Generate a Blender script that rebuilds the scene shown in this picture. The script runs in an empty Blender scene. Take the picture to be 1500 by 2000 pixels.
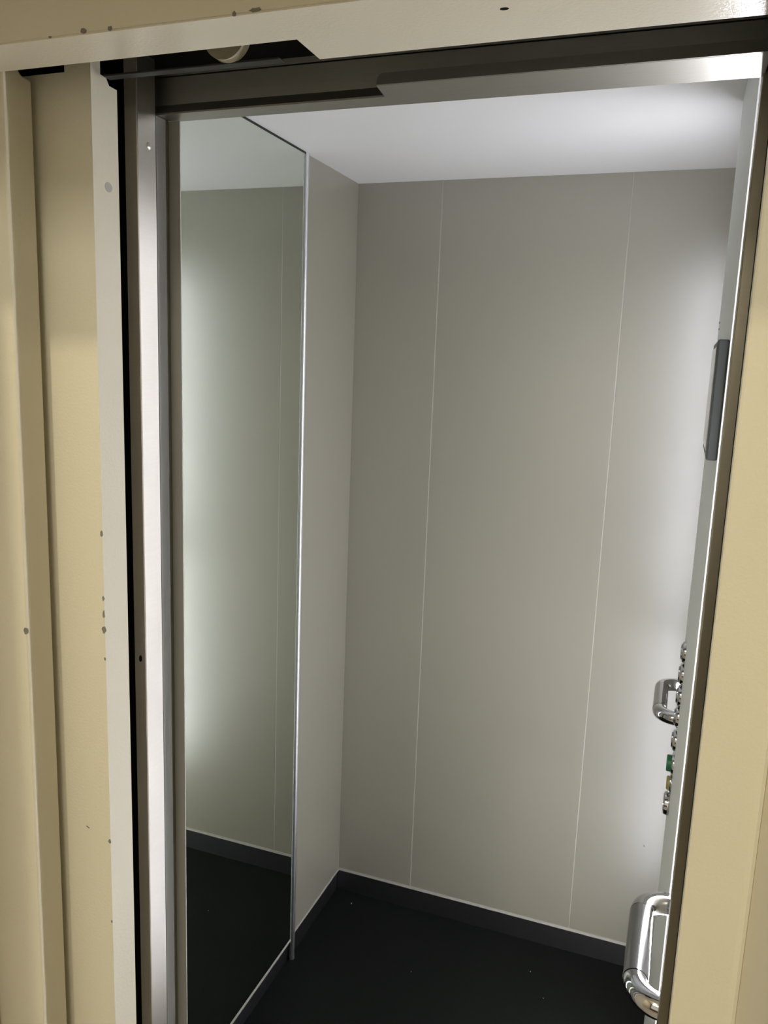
import bpy, bmesh, math, random
from mathutils import Vector, Matrix
random.seed(7)
sc = bpy.context.scene
S = 1.065                      # metres per layout unit
EYE = 1.5289                   # eye height above the cab floor, layout units
def V(x, y, z): return Vector((x*S, y*S, (z+EYE)*S))

# ------------------------------------------------------------ camera
cam = bpy.data.cameras.new('camera'); camo = bpy.data.objects.new('camera', cam)
sc.collection.objects.link(camo); sc.camera = camo
cam.sensor_fit = 'HORIZONTAL'; cam.sensor_width = 36.0; cam.lens = 1590/1500*36
cam.clip_start = 0.01
r = Vector((0.9370868, 0.3471978, 0.0363598)); u = Vector((-0.0959225, 0.1559411, 0.9830978)); f = Vector((-0.3356594, 0.9247357, -0.1794344))
M = Matrix((r, u, -f)).transposed().to_4x4(); M.translation = V(0, 0, 0)
camo.matrix_world = M

# ------------------------------------------------------------ world and view
w = bpy.data.worlds.new('world'); sc.world = w; w.use_nodes = True
w.node_tree.nodes['Background'].inputs[0].default_value = (0.02, 0.019, 0.017, 1)
sc.view_settings.view_transform = 'Standard'; sc.view_settings.look = 'None'
sc.view_settings.gamma = 1; sc.view_settings.use_curve_mapping = False
sc.view_settings.exposure = 0.0
LED_FAR = 29.5
LED_NEAR = 84.0
LAMP = 11.5
FILL = 37.0
REAR = 9.0

# landing ceiling spot (above and to the left of the doorway) and two added fill lights behind the camera
def area(name, loc, target, size, sizey, power, col):
    l = bpy.data.lights.new(name, 'AREA'); l.shape = 'RECTANGLE'; l.size = size; l.size_y = sizey
    l.energy = power; l.color = col
    o = bpy.data.objects.new(name, l); sc.collection.objects.link(o); o.location = loc
    o.rotation_euler = (Vector(target)-Vector(loc)).to_track_quat('-Z', 'Y').to_euler()
    return o
area('landing_lamp_light', V(-.710, -.818, 1.10), V(-.3, .5, -.3), .06, .06, LAMP, (1.0, .88, .62))
area('landing_fill_light', V(-.5, -1.4, 1.13), V(-.35, .3, -.3), 1.4, .6, FILL, (1.0, .95, .78))  # added fill at ceiling height, brightens the cream surfaces
area('rear_fill_light', V(-.3, -1.97, .15), V(-.3, .3, .1), 2.6, 1.8, REAR, (1.0, .95, .80))  # added fill at the unseen rear wall, lifts the shaded door recess

# ------------------------------------------------------------ materials
def mat(name, col, rough=.5, metal=0., spec=.5, bump=0., bscale=80, var=0., vscale=6, aniso=0., coat=0., stretch=None):
    m = bpy.data.materials.new(name); m.use_nodes = True
    nt = m.node_tree; b = nt.nodes['Principled BSDF']
    b.inputs['Base Color'].default_value = (*col, 1); b.inputs['Roughness'].default_value = rough
    b.inputs['Metallic'].default_value = metal; b.inputs['Specular IOR Level'].default_value = spec
    b.inputs['Coat Weight'].default_value = coat
    tc = nt.nodes.new('ShaderNodeTexCoord')
    src = tc.outputs['Object']
    if stretch:
        mp = nt.nodes.new('ShaderNodeMapping'); mp.inputs['Scale'].default_value = stretch
        nt.links.new(src, mp.inputs[0]); src = mp.outputs[0]
    if var:
        n = nt.nodes.new('ShaderNodeTexNoise'); n.inputs['Scale'].default_value = vscale; n.inputs['Detail'].default_value = 5
        nt.links.new(src, n.inputs['Vector'])
        rp = nt.nodes.new('ShaderNodeMix'); rp.data_type = 'RGBA'
        rp.inputs[6].default_value = (*[c*(1-var) for c in col], 1); rp.inputs[7].default_value = (*[min(1, c*(1+var)) for c in col], 1)
        nt.links.new(n.outputs['Fac'], rp.inputs[0]); nt.links.new(rp.outputs[2], b.inputs['Base Color'])
    if bump:
        n2 = nt.nodes.new('ShaderNodeTexNoise'); n2.inputs['Scale'].default_value = bscale; n2.inputs['Detail'].default_value = 3
        nt.links.new(src, n2.inputs['Vector'])
        bp = nt.nodes.new('ShaderNodeBump'); bp.inputs['Strength'].default_value = bump; bp.inputs['Distance'].default_value = .002
        nt.links.new(n2.outputs['Fac'], bp.inputs['Height']); nt.links.new(bp.outputs[0], b.inputs['Normal'])
    return m
m_cream = mat('cream_gloss_paint', (.70, .66, .54), .28, bump=.14, bscale=380, var=.03)
m_laminate = mat('warm_grey_laminate', (.272, .260, .206), .36, spec=1.0, bump=.03, bscale=500, var=.015, vscale=2)
m_laminate.node_tree.nodes['Principled BSDF'].inputs['IOR'].default_value = 1.75
m_ceil = mat('white_ceiling_laminate', (.84, .84, .85), .38, spec=.45)
m_floor = mat('speckled_dark_rubber', (.004, .0052, .0044), .8, spec=.15, bump=.3, bscale=500, var=.6, vscale=260)
m_column = mat('light_grey_column_coating', (.80, .82, .81), .42)
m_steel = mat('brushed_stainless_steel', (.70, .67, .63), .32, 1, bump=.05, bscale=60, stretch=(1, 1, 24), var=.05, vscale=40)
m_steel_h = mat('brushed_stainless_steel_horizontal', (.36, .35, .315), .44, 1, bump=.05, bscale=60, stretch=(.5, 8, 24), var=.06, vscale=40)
m_skirt = mat('brushed_steel_skirting', (.28, .28, .295), .34, 1, bump=.03, bscale=90, stretch=(1, 1, 12))
m_alu = mat('satin_aluminium', (.72, .73, .74), .38, 1)
m_trim = mat('pale_trim_bead', (.42, .41, .37), .45)
m_bracket = mat('grey_return_steel', (.46, .455, .42), .5, .5)
m_steel_dim = mat('brushed_steel_dark_reflection', (.36, .32, .25), .34, 1, bump=.05, bscale=60, stretch=(1, 1, 24), var=.05, vscale=40)  # same stainless steel, with its dark reflection put into the base colour
m_return = mat('dark_return_steel', (.20, .20, .185), .5, .6)
m_mirror = mat('mirror_glass', (.74, .78, .71), .0, 1)
m_glassedge = mat('mirror_glass_edge', (.60, .70, .64), .1, .6)
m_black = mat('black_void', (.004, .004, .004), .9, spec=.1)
m_darksteel = mat('dark_galvanised_steel', (.03, .031, .03), .55, .5)
m_chrome = mat('polished_chrome', (.58, .58, .60), .07, 1)
m_satin = mat('satin_chrome_tube', (.40, .40, .42), .16, 1)
m_nylon = mat('cream_nylon', (.36, .33, .24), .5, var=.25, vscale=60)
m_slate = mat('slate_blue_plastic', (.080, .097, .115), .42)
m_screen = mat('dark_display_glass', (.30, .28, .27), .12)
m_green = mat('green_button_plastic', (.015, .13, .06), .4)
m_yellow = mat('olive_yellow_plastic', (.32, .28, .10), .4)
m_chip = mat('exposed_grey_primer', (.20, .19, .165), .7)
m_crumb = mat('pale_crumb', (.5, .48, .45), .9)
m_landfloor = mat('landing_floor_vinyl', (.45, .41, .35), .5, var=.15)
m_landceil = mat('landing_ceiling_paint', (.72, .69, .62), .8)
def led_mat(name, strength):
    m = bpy.data.materials.new(name); m.use_nodes = True
    b = m.node_tree.nodes['Principled BSDF']; b.inputs['Base Color'].default_value = (.8, .8, .8, 1)
    b.inputs['Emission Color'].default_value = (.93, .93, 1.0, 1); b.inputs['Emission Strength'].default_value = strength
    return m
m_led_far = led_mat('led_diffuser_far', LED_FAR); m_led_near = led_mat('led_diffuser_near', LED_NEAR)
def anisotropic(m, rough, an):
    nt = m.node_tree; b = nt.nodes['Principled BSDF']
    tg = nt.nodes.new('ShaderNodeTangent'); tg.direction_type = 'RADIAL'; tg.axis = 'Z'
    b.inputs['Anisotropic'].default_value = an; b.inputs['Roughness'].default_value = rough
    nt.links.new(tg.outputs[0], b.inputs['Tangent'])
anisotropic(m_steel, .36, .9)
m_lamp = bpy.data.materials.new('lamp_diffuser'); m_lamp.use_nodes = True
b = m_lamp.node_tree.nodes['Principled BSDF']; b.inputs['Emission Color'].default_value = (1, .84, .62, 1); b.inputs['Emission Strength'].default_value = 3.0

# ------------------------------------------------------------ helpers
def link(name, bm, m, parent=None, smooth=False, bevel=0., seg=2):
    bmesh.ops.remove_doubles(bm, verts=bm.verts, dist=1e-6)
    bmesh.ops.recalc_face_normals(bm, faces=bm.faces)
    me = bpy.data.meshes.new(name); bm.to_mesh(me); bm.free()
    me.materials.append(m)
    if smooth:
        for p in me.polygons: p.use_smooth = True
    o = bpy.data.objects.new(name, me); sc.collection.objects.link(o)
    if bevel:
        md = o.modifiers.new('bevel', 'BEVEL'); md.width = bevel; md.segments = seg; md.limit_method = 'ANGLE'; md.angle_limit = math.radians(40)
        md.harden_normals = False
    if parent:
        o.parent = parent; o.matrix_parent_inverse = parent_matrix(parent).inverted()
    return o
def parent_matrix(p):
    m = Matrix.LocRotScale(p.location, p.rotation_euler, p.scale)
    if p.parent: return parent_matrix(p.parent) @ p.matrix_parent_inverse @ m
    return m
def box_bm(bm, a, b_):
    a = V(*a); b_ = V(*b_)
    lo = Vector([min(a[i], b_[i]) for i in range(3)]); hi = Vector([max(a[i], b_[i]) for i in range(3)])
    vs = [bm.verts.new((x, y, z)) for x in (lo.x, hi.x) for y in (lo.y, hi.y) for z in (lo.z, hi.z)]
    for q in ((0,1,3,2),(4,6,7,5),(0,4,5,1),(2,3,7,6),(0,2,6,4),(1,5,7,3)): bm.faces.new([vs[i] for i in q])
def box(name, a, b_, m, parent=None, bevel=0.):
    bm = bmesh.new(); box_bm(bm, a, b_); return link(name, bm, m, parent, bevel=bevel)
def prism(name, pts, axis, lo, hi, m, parent=None, bevel=0., shear=0.):
    """polygon pts in the other two axes (layout units), extruded along axis"""
    bm = bmesh.new()
    z0 = min(q[1] for q in pts)
    def P(p, t):
        if shear: t = t+shear*(p[1]-z0)
        return V(*({'x': (t, p[0], p[1]), 'y': (p[0], t, p[1]), 'z': (p[0], p[1], t)}[axis]))
    A = [bm.verts.new(P(p, lo)) for p in pts]; B = [bm.verts.new(P(p, hi)) for p in pts]
    bm.faces.new(A); bm.faces.new(B[::-1]); n = len(pts)
    for i in range(n): bm.faces.new((A[i], A[(i+1) % n], B[(i+1) % n], B[i]))
    return link(name, bm, m, parent, bevel=bevel)
def lathe(name, prof, base, axis, m, parent=None, n=32, smooth=True):
    """prof: list of (radius, height) in metres, around axis vector from base (world)"""
    bm = bmesh.new(); ax = Vector(axis).normalized(); t1 = ax.orthogonal().normalized(); t2 = ax.cross(t1)
    rings = []
    for rad, h in prof:
        if rad < 1e-6: rings.append([bm.verts.new(base+ax*h)])
        else: rings.append([bm.verts.new(base+ax*h+(t1*math.cos(2*math.pi*i/n)+t2*math.sin(2*math.pi*i/n))*rad) for i in range(n)])
    for a, b_ in zip(rings, rings[1:]):
        for i in range(n):
            if len(a) == 1 and len(b_) == 1: continue
            if len(a) == 1: bm.faces.new((a[0], b_[i], b_[(i+1) % n]))
            elif len(b_) == 1: bm.faces.new((a[i], a[(i+1) % n], b_[0]))
            else: bm.faces.new((a[i], a[(i+1) % n], b_[(i+1) % n], b_[i]))
    o = link(name, bm, m, parent, smooth=False)
    for p in o.data.polygons: p.use_smooth = smooth
    if smooth: 
        md = o.modifiers.new('edges', 'EDGE_SPLIT'); md.split_angle = math.radians(35)
    return o
def tube(name, pts, rad, m, parent=None, n=28, cap=True):
    """pts world positions; swept circle with parallel transport"""
    bm = bmesh.new(); rings = []; prev = None
    for i, p in enumerate(pts):
        d = ((pts[min(i+1, len(pts)-1)]-pts[max(i-1, 0)])).normalized()
        if prev is None: nrm = d.orthogonal().normalized()
        else:
            nrm = (prev - d*prev.dot(d)).normalized()
        prev = nrm; bn = d.cross(nrm)
        rings.append([bm.verts.new(p+(nrm*math.cos(2*math.pi*k/n)+bn*math.sin(2*math.pi*k/n))*rad) for k in range(n)])
    for a, b_ in zip(rings, rings[1:]):
        for i in range(n): bm.faces.new((a[i], a[(i+1) % n], b_[(i+1) % n], b_[i]))
    if cap: bm.faces.new(rings[0][::-1]); bm.faces.new(rings[-1])
    o = link(name, bm, m, parent, smooth=True)
    md = o.modifiers.new('edges', 'EDGE_SPLIT'); md.split_angle = math.radians(50)
    return o
def blob(name, c, nrm, rx, ry, m, parent=None, n=12, h=.0006, tilt=0., jag=.35, seed=0):
    """small flat irregular chip lying on a surface (c world point, metres)"""
    rnd = random.Random(seed); bm = bmesh.new(); nz = Vector(nrm).normalized()
    up = Vector((0, 0, 1)) if abs(nz.z) < .9 else Vector((1, 0, 0))
    t1 = up.cross(nz).normalized(); t2 = nz.cross(t1)
    lo = []; hi = []
    for i in range(n):
        a = 2*math.pi*i/n; k = 1-jag*rnd.random()
        x, y = math.cos(a)*rx*k, math.sin(a)*ry*k
        x, y = x*math.cos(tilt)-y*math.sin(tilt), x*math.sin(tilt)+y*math.cos(tilt)
        q = c+t1*x+t2*y; lo.append(bm.verts.new(q-nz*h*.5)); hi.append(bm.verts.new(q+nz*h))
    bm.faces.new(hi); bm.faces.new(lo[::-1])
    for i in range(n): bm.faces.new((lo[i], lo[(i+1) % n], hi[(i+1) % n], hi[i]))
    return link(name, bm, m, parent)
def empty(name, loc, label, cat, group=None):
    o = bpy.data.objects.new(name, None); sc.collection.objects.link(o); o.location = loc; o.empty_display_size = .1
    tag(o, label, cat, group); return o
def tag(o, label, cat, group=None):
    o['label'] = label; o['category'] = cat
    if group: o['group'] = group
    return o
def struct(o): o['kind'] = 'structure'; return o

FL = -EYE; CE = .442; PB = -1.4655           # floor, cab ceiling, bottom of wall panels
XL = -.826; XR = .060; YB = 2.0; YF = .785   # cab walls

# ------------------------------------------------------------ lift cab shell
struct(box('floor', (XL-.03, .66, FL-.03), (XR+.03, YB+.03, FL), m_floor))
struct(box('ceiling', (XL-.05, YF, CE), (XR+.05, YB+.05, CE+.02), m_ceil))
wb = bmesh.new()
J = .0009
for x0, x1 in ((XL, -.6048-J), (-.6048+J, -.1602-J), (-.1602+J, XR)): box_bm(wb, (x0, YB, PB+.0075), (x1, YB+.018, CE))
wall_back = struct(link('wall_back', wb, m_laminate, bevel=.0008))
for x in (-.6048, -.1602): box('joint_strip', (x-J*1.1, YB+.0003, PB+.0075), (x+J*1.1, YB+.019, CE), m_trim, wall_back)
box('bottom_ledge', (XL, YB-.0015, PB), (XR, YB+.018, PB+.0075), m_trim, wall_back)
struct(box('baseboard_back', (XL-.012, YB+.004, FL), (XR, YB+.018, PB), m_skirt))
YP = 1.695
wall_left = struct(box('wall_left', (XL-.018, .80, PB+.006), (XL, YB+.018, CE), m_laminate))
box('bottom_ledge', (XL-.018, YP, PB), (XL+.0015, YB, PB+.006), m_trim, wall_left)
struct(box('baseboard_left', (XL-.022, .80, FL), (XL-.006, YB, PB), m_skirt))
struct(box('wall_right', (XR, .80, PB), (XR+.018, YB+.018, CE), m_laminate))
struct(box('baseboard_right', (XR+.004, .80, FL), (XR+.018, YB, PB), m_skirt))
struct(box('trim_1', (XL-.05, YB+.018, FL), (XR+.05, YB+.03, CE+.02), m_black))

# mirror on the left wall, front part, with its aluminium edge profile
mir = empty('wall_mirror', V(XL, 1.2, PB), 'tall mirror covering the left wall of the lift cab from skirting to ceiling', 'mirror')
XM = XL+.004
box('mirror_pane', (XM-.004, .82, PB+.003), (XM, YP-.0175, CE-.0035), m_mirror, mir)
box('glass_edge', (XM-.004, YP-.0175, PB+.003), (XM+.0002, YP-.014, CE-.0035), m_glassedge, mir)
box('top_channel', (XL, .82, CE-.0035), (XM+.0012, YP-.010, CE), m_darksteel, mir)
box('bottom_channel', (XL, .82, PB-.003), (XM+.001, YP-.014, PB+.003), m_trim, mir)
box('side_channel', (XL, YP-.014, FL), (XM-.002, YP-.009, CE), m_darksteel, mir)
post = bmesh.new(); pts = []
for i in range(13):
    a = math.pi*i/12
    pts.append((XL+.009*math.sin(a), YP-.0015-.0075*math.cos(a)))
A = [post.verts.new(V(x, y, FL)) for x, y in pts]; B = [post.verts.new(V(x, y, CE)) for x, y in pts]
for i in range(12): post.faces.new((A[i], A[i+1], B[i+1], B[i]))
post.faces.new(A); post.faces.new(B); post.faces.new((A[0], A[-1], B[-1], B[0]))
tag(link('edge_post', post, m_alu, smooth=False), 'thin rounded aluminium profile running floor to ceiling beside the mirror', 'trim profile')

# ------------------------------------------------------------ control column on the right wall
XC = .039; Y0 = 1.010; Y1 = 1.540
col = empty('control_column', V(XC, 1.3, FL), 'light grey full-height control column with buttons on the right wall of the lift', 'control panel')
prism('front_plate', [(XC, Y0), (XC, Y1), (XR, Y1+.004), (XR, Y0)], 'z', FL+.004, CE-.0005, m_column, col, bevel=.0008)
# far light strip in the angle behind the column; split where a rail leg passes
led = bmesh.new()
prof = [(.0445, Y1+.0055), (.0582, Y1+.0170), (.0582, Y1+.055), (XR-.0003, Y1+.055), (XR-.0003, Y1+.0045), (.0455, Y1+.0045)]
for z0, z1 in ((FL+.03, -.672), (-.628, CE-.16)):
    A = [led.verts.new(V(x, y, z0)) for x, y in prof]; B = [led.verts.new(V(x, y, z1)) for x, y in prof]
    led.faces.new(A); led.faces.new(B[::-1])
    for i in range(6): led.faces.new((A[i], A[(i+1) % 6], B[(i+1) % 6], B[i]))
link('light_strip', led, m_led_far, col)
box('light_strip', (.0424, Y0-.0009, FL+.25), (XR-.001, Y0-.0002, .25), m_led_near, col)
box('diffuser_edge', (.0394, Y0-.0010, FL+.05), (.0410, Y0-.0002, CE-.01), led_mat('led_diffuser_edge', .62), col)

disp = empty('display_unit', V(XC, 1.05, -.0965), 'dark slate blue box of the floor display high on the grey column', 'display')
box('housing', (.0266, Y0+.003, -.0970), (XC, 1.195, .0408), m_slate, disp, bevel=.0022)
box('screen', (.0256, Y0+.012, -.088), (.0272, 1.19, .033), m_screen, disp, bevel=.0006)
for z in (.058, .051): 
    lathe('screw', [(0.0, .0012), (.0018, .001), (.0022, 0), (.0022, -.001)], V(XC, 1.497, z*1.497/1.0), (-1, 0, 0), m_darksteel, col, n=12)

YBt = 1.42
def button(tz, kind):
    c = V(XC, YBt, tz*YBt); ax = (-1, 0, 0)
    label = {'steel': None, 'green': 'green push button', 'yellow': 'olive yellow alarm button', 'key': 'key switch in a steel rim'}[kind]
    if kind == 'steel':
        o = lathe('button', [(.0200, 0), (.0200, .0020), (.0188, .0050), (.0168, .0062), (.0152, .0055), (.0148, .0030)], c, ax, m_chrome, col)
        lathe('button_cap', [(.0144, .002), (.0144, .0066), (.0128, .0085), (0, .0092)], c, ax, m_satin, o)
        return
    if kind == 'green':
        o = lathe('button', [(.0195, 0), (.0195, .0018), (.0180, .0040), (.0160, .0044)], c, ax, m_chrome, col)
        lathe('button_cap', [(.0155, .002), (.0155, .0110), (.0140, .0126), (0, .0130)], c, ax, m_green, o)
    if kind == 'yellow':
        o = lathe('button', [(.0165, 0), (.0165, .0018), (.0150, .0034), (.0135, .0036)], c, ax, m_satin, col)
        lathe('button_cap', [(.0130, .002), (.0130, .0075), (.0110, .0092), (0, .0096)], c, ax, m_yellow, o)
    if kind == 'key':
        o = lathe('key_switch', [(.0215, 0), (.0222, .0025), (.0205, .0095), (.0180, .0110), (.0150, .0080), (.0135, .0030)], c, ax, m_chrome, col)
        lathe('lock_barrel', [(.0120, .001), (.0120, .0070), (.0108, .0080), (0, .0080)], c, ax, m_satin, o)
    o['label'] = label
for tz in (-.3266, -.3543, -.3818, -.4089, -.4395): button(tz, 'steel')
button(-.4705, 'green'); button(-.4965, 'yellow'); button(-.5235, 'key')

# ------------------------------------------------------------ grab rails
def rail(ya, yb, h, label):
    R = .0133*S; XT = .0078; k = .030
    o = empty('grab_rail', V(XR, (ya+yb)/2, -h), label, 'handrail', 'grab rails on the right wall')
    def arc(yc, s):      # elbow from leg (along x) to tube (along y)
        return [V(XT+k-k*math.sin(t), yc+s*(k-k*math.cos(t)), -h) for t in [math.pi/2*i/12 for i in range(13)]]
    # near elbow: leg at y=ya, tube starts at ya+k
    ea = [V(XR, ya, -h)] + arc(ya, 1); eb = [V(XR, yb, -h)] + arc(yb, -1)
    tube('elbow', ea, R, m_chrome, o); tube('elbow', eb, R, m_chrome, o)
    tube('grip_tube', [V(XT, ya+k+.001, -h), V(XT, (ya+yb)/2, -h), V(XT, yb-k-.001, -h)], R*1.03, m_satin, o)
    for y in (ya, yb): lathe('flange', [(R, .0), (R*1.45, .0), (R*1.45, .006), (R*1.30, .009), (R, .010)], V(XR, y, -h), (-1, 0, 0), m_chrome, o)
    return o
rail(.805, .985, .65, 'polished steel grab rail near the doorway, low beside the right door post')
rail(1.578, 1.760, .65, 'polished steel grab rail further in, partly behind the control column buttons')

# ------------------------------------------------------------ cab entrance: steel posts and header
TOPZ = .2370
lp = empty('entrance_return_post', V(-.525, .75, FL), 'matt grey steel return post between the car door edge and the mirror', 'door post')
prism('inner_return', [(-.5285, .7400), (-.5285, .7613), (-.5600, .7613), (-.5600, .7590), (-.5310, .7590), (-.5310, .7400)], 'z', FL, TOPZ, m_return, lp)
box('front_face', (-.5600, .7618, FL), (-.5152, .7632, TOPZ), m_bracket, lp)
struct(box('trim_2', (XL-.05, .766, FL), (-.5360, .784, .46), m_bracket))
cd = empty('sliding_door', V(-.55, .71, FL), 'retracted stainless steel sliding car door leaf with bright leading edge', 'sliding door')
prism('door_leaf', [(-.90, .730), (-.90, .722), (-.5358, .722), (-.5358, .7005), (-.5225, .7005), (-.5217, .7013), (-.5217, .730)], 'z', FL+.01, .285, m_steel, cd, bevel=.0012)
box('front_facing', (-.5356, .6998, FL+.012), (-.5222, .7005, .284), m_steel_dim, cd)  # steel front of the leaf, coloured darker for what it reflects
box('gap_shade', (-.88, .7200, FL+.012), (-.5362, .7218, .284), m_black, cd)  # black plate standing in for the shade beside the leaf front
lathe('rivet', [(.0036, -.0005), (.0036, .0004), (.0030, .0008), (0, .0009)], V(-.5217, .7185, .2025), (1, 0, 0), m_steel, cd, n=20)
blob('screw_hole', V(-.5282, .6997, -.3241), (0, -1, 0), .0020, .0042, m_black, cd, jag=.1)
rp = tag(box('strike_post', (.0318, .757, FL), (.0412, .785, .36), m_steel_dim), 'narrow brown-toned stainless steel strike post at the right of the doorway', 'door post')
rp.modifiers.new('bevel', 'BEVEL').width = .0008
struct(box('trim_3', (.0412, .757, FL), (.20, .785, .46), m_darksteel))

hd = empty('door_header', V(-.2, .73, .2375), 'brushed stainless steel header rail above the lift doorway', 'door header')
ZS = .2375
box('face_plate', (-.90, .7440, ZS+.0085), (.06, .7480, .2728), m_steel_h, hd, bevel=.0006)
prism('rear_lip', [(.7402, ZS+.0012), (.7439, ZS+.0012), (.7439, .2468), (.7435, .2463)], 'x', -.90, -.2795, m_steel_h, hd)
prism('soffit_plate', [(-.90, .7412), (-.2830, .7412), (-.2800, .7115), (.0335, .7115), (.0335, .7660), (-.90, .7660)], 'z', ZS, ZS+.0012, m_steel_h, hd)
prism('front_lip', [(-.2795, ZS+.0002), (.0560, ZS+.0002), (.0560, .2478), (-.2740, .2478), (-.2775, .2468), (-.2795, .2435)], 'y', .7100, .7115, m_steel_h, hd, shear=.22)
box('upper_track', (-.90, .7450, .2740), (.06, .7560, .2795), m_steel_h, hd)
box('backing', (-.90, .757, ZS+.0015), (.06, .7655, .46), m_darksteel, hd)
rl = tag(box('hanger_rail', (-.52, .650, .2442), (-.343, .660, .2460), m_darksteel, bevel=.0006), 'dark steel rail carrying the door roller above the opening', 'rail')
cx, cz, ry = -.3895, .2645, .652
pu = empty('door_roller', V(cx, ry, cz), 'pale cream plastic roller wheel showing in the notch above the doorway', 'roller')
lathe('wheel', [(.0085, .001), (.0150, .0015), (.0165, .003), (.0180, .0005), (.0200, .0), (.0214, .0015), (.0205, .004), (.0195, .006), (.0205, .008), (.0214, .010), (.0214, .012), (.0, .012)], V(cx, ry, cz), (0, -1, 0), m_nylon, pu, n=48)
lathe('axle', [(.0085, -.002), (.0085, .010), (.0070, .0125), (0, .0125)], V(cx, ry, cz), (0, -1, 0), m_darksteel, pu, n=24)

# ------------------------------------------------------------ landing door leaf and frame (cream paint)
ld = empty('landing_door', V(-.55, .615, FL), 'cream painted landing door leaf slid open to the left, with white lit edge', 'sliding door')
# leaf body: profile in (y,z) at the leading edge
YD = .640; XD = -.5253
lf = bmesh.new()
def leaf_part(prof, x0, x1):
    A = [lf.verts.new(V(x0, y, z)) for y, z in prof]; B = [lf.verts.new(V(x1, y, z)) for y, z in prof]
    lf.faces.new(A); lf.faces.new(B[::-1]); n = len(prof)
    for i in range(n): lf.faces.new((A[i], A[(i+1) % n], B[(i+1) % n], B[i]))
leaf_part([(YD, FL+.01), (.676, FL+.01), (.676, .2410), (.665, .2414), (.661, .2470), (.653, .2476), (.653, .262), (YD, .262)], -.554, XD)
leaf_part([(YD, FL+.01), (.676, FL+.01), (.676, .2410), (.665, .2414), (.661, .2470), (YD, .2475)], -.90, -.5540)
link('door_leaf', lf, m_cream, ld)
for i, (z, rx, rz) in enumerate(((-.1747, .0022, .0040), (-.2404, .0018, .0030), (-.2571, .0018, .0050), (-.2732, .0032, .0048), (-.3040, .0014, .0020), (-.5063, .0022, .0036), (-.6013, .0014, .0020))):
    blob('paint_chip', V(XD-.0010, YD-.0001, z), (0, -1, 0), rx, rz, m_chip, ld, seed=i, h=.0003)
blob('paint_chip', V(-.5542, YD-.0001, -.4967), (0, -1, 0), .0030, .0009, m_chip, ld, seed=11, h=.0003, tilt=-.4)
blob('paint_chip', V(XD+.0001, .661, .1522), (1, 0, 0), .0058, .0050, mat('worn_grey_patch', (.42, .41, .38), .5), ld, seed=12, h=.0002, jag=.12)

fr = empty('landing_door_frame', V(-.25, .56, FL), 'cream painted steel frame of the landing doorway with jambs and notched transom', 'door frame')
jamb = [(.5990, FL), (.6327, FL), (.6327, .2402), (.6205, .2416), (.6166, .2458), (.6166, .262), (.5990, .262)]
prism('left_jamb', jamb, 'x', -.660, -.5848, m_cream, fr, bevel=.0022)
prism('transom', [(-.66, .549), (.078, .549), (.078, .640), (-.3010, .640), (-.3008, .5985), (-.66, .5985)], 'z', .2370, .2382, m_cream, fr)
box('transom_face', (-.66, .549, .2382), (.078, .5525, .40), m_cream, fr, bevel=.0012)
prism('right_jamb', [(.0353, .648), (.0333, .604), (.0336, .6005), (.0352, .5990), (.0725, .5990), (.0762, .598), (.0780, .594), (.0780, .648)], 'z', FL, .2368, m_cream, fr)
for i, (x, z, rx, rz) in enumerate(((-.4877, .2383, .0022, .0010), (-.4561, .2398, .0036, .0024), (-.4316, .2390, .0024, .0022), (-.3252, .2385, .0020, .0022), (-.308, .2393, .0062, .0018))):
    blob('paint_chip', V(x, .5489, z), (0, -1, 0), rx, rz, m_chip, fr, seed=20+i, h=.0003)
blob('screw_hole', V(-.1401, .586, .23695), (0, 0, -1), .0022, .0034, m_black, fr, jag=.1, h=.0002)
blob('paint_chip', V(-.5866, .5992, -.2711), (.3, -1, 0), .0026, .0044, m_chip, fr, seed=31, h=.0008)
# shaft enclosure above and beside the doors (keeps the head of the doorway dark)
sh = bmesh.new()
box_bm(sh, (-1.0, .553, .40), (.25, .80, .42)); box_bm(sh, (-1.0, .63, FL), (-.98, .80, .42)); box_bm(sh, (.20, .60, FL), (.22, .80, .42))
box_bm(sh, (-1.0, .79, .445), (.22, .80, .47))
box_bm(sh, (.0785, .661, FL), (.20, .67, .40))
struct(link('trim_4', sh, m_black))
struct(box('trim_5', (-1.0, .64, FL-.02), (.22, .66, FL), m_steel))

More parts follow.
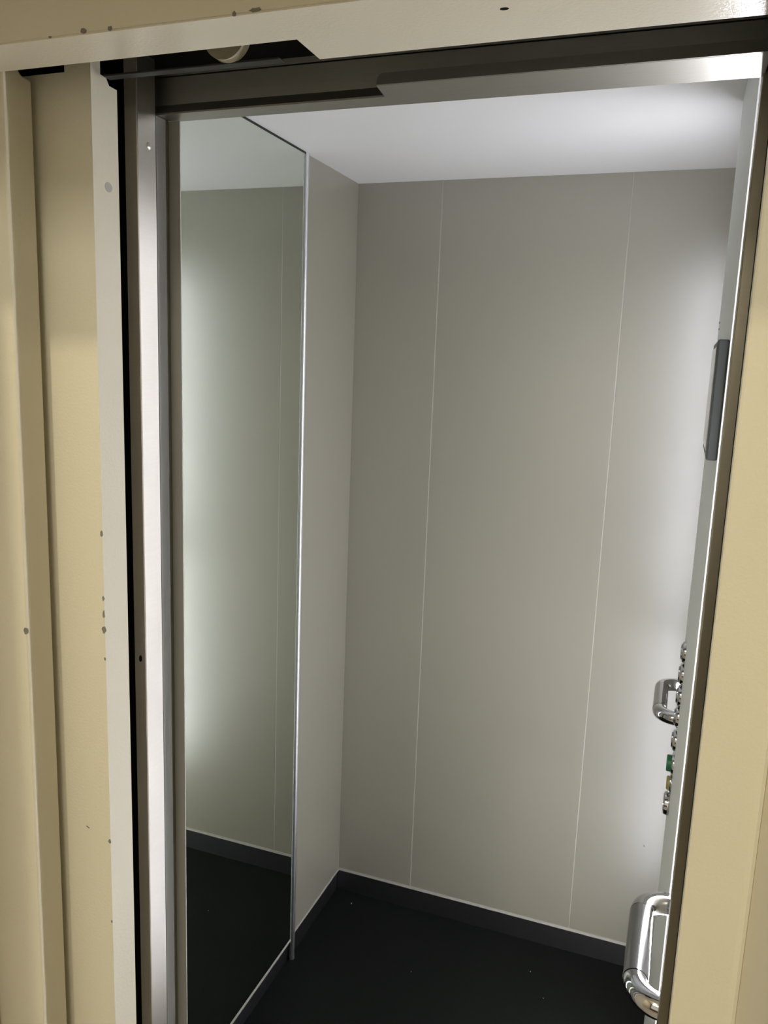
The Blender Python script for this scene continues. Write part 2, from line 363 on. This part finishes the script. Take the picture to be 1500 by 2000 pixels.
# ------------------------------------------------------------ landing room around the doorway
m_wall = mat('cream_wall_paint', (.70, .64, .50), .6, bump=.05, bscale=90)
YW = .27; ZL = .284
wf = bmesh.new()
box_bm(wf, (-1.7, YW, FL), (-.660, .598, 1.16)); box_bm(wf, (.0782, YW, FL), (1.4, .66, 1.16)); box_bm(wf, (-.660, YW, ZL), (.0782, .548, 1.16))
q = [(-.660, YW), (-.623, YW), (-.646, .598), (-.660, .598)]
A = [wf.verts.new(V(x, y, FL)) for x, y in q]; B = [wf.verts.new(V(x, y, ZL)) for x, y in q]
wf.faces.new(A); wf.faces.new(B[::-1])
for i in range(4): wf.faces.new((A[i], A[(i+1) % 4], B[(i+1) % 4], B[i]))
struct(link('wall_front', wf, m_wall, bevel=.003))
struct(box('wall_landing_left', (-1.72, -2.0, FL), (-1.70, .545, 1.16), m_wall))
struct(box('wall_landing_right', (1.40, -2.0, FL), (1.42, .60, 1.16), m_wall))
struct(box('wall_landing_rear', (-1.72, -2.02, FL), (1.42, -2.0, 1.16), mat('dark_brown_rear_wall', (.14, .115, .08), .7)))
struct(box('floor_landing', (-1.72, -2.02, FL-.03), (1.42, .655, FL-.0005), m_landfloor))
struct(box('ceiling_landing', (-1.72, -2.02, 1.16), (1.42, .60, 1.18), m_landceil))

# crumbs on the cab floor
for i, (x, y, s) in enumerate(((-.765, 1.955, .0030), (-.5217, 1.7682, .0012), (-.2371, 1.888, .0016), (-.1913, 1.8102, .0015))):
    tag(blob('crumb', V(x, y, FL), (0, 0, 1), s, s*.6, m_crumb, seed=40+i, h=.0012),
        ['pale crumb on the dark floor in the far left corner of the cab', 'pale crumb on the dark floor, nearest the mirror edge', 'tiny pale crumb on the dark floor closest to the back skirting, right side', 'tiny pale crumb on the dark floor furthest from the back skirting'][i], 'crumb', 'crumbs on the lift floor')
tag(blob('scuff', V(.0063, 1.9995, -1.1751), (0, -1, 0), .0022, .0034, m_chip, seed=50, h=.0003, tilt=.6), 'small dark nick on the right panel of the back wall', 'scuff')
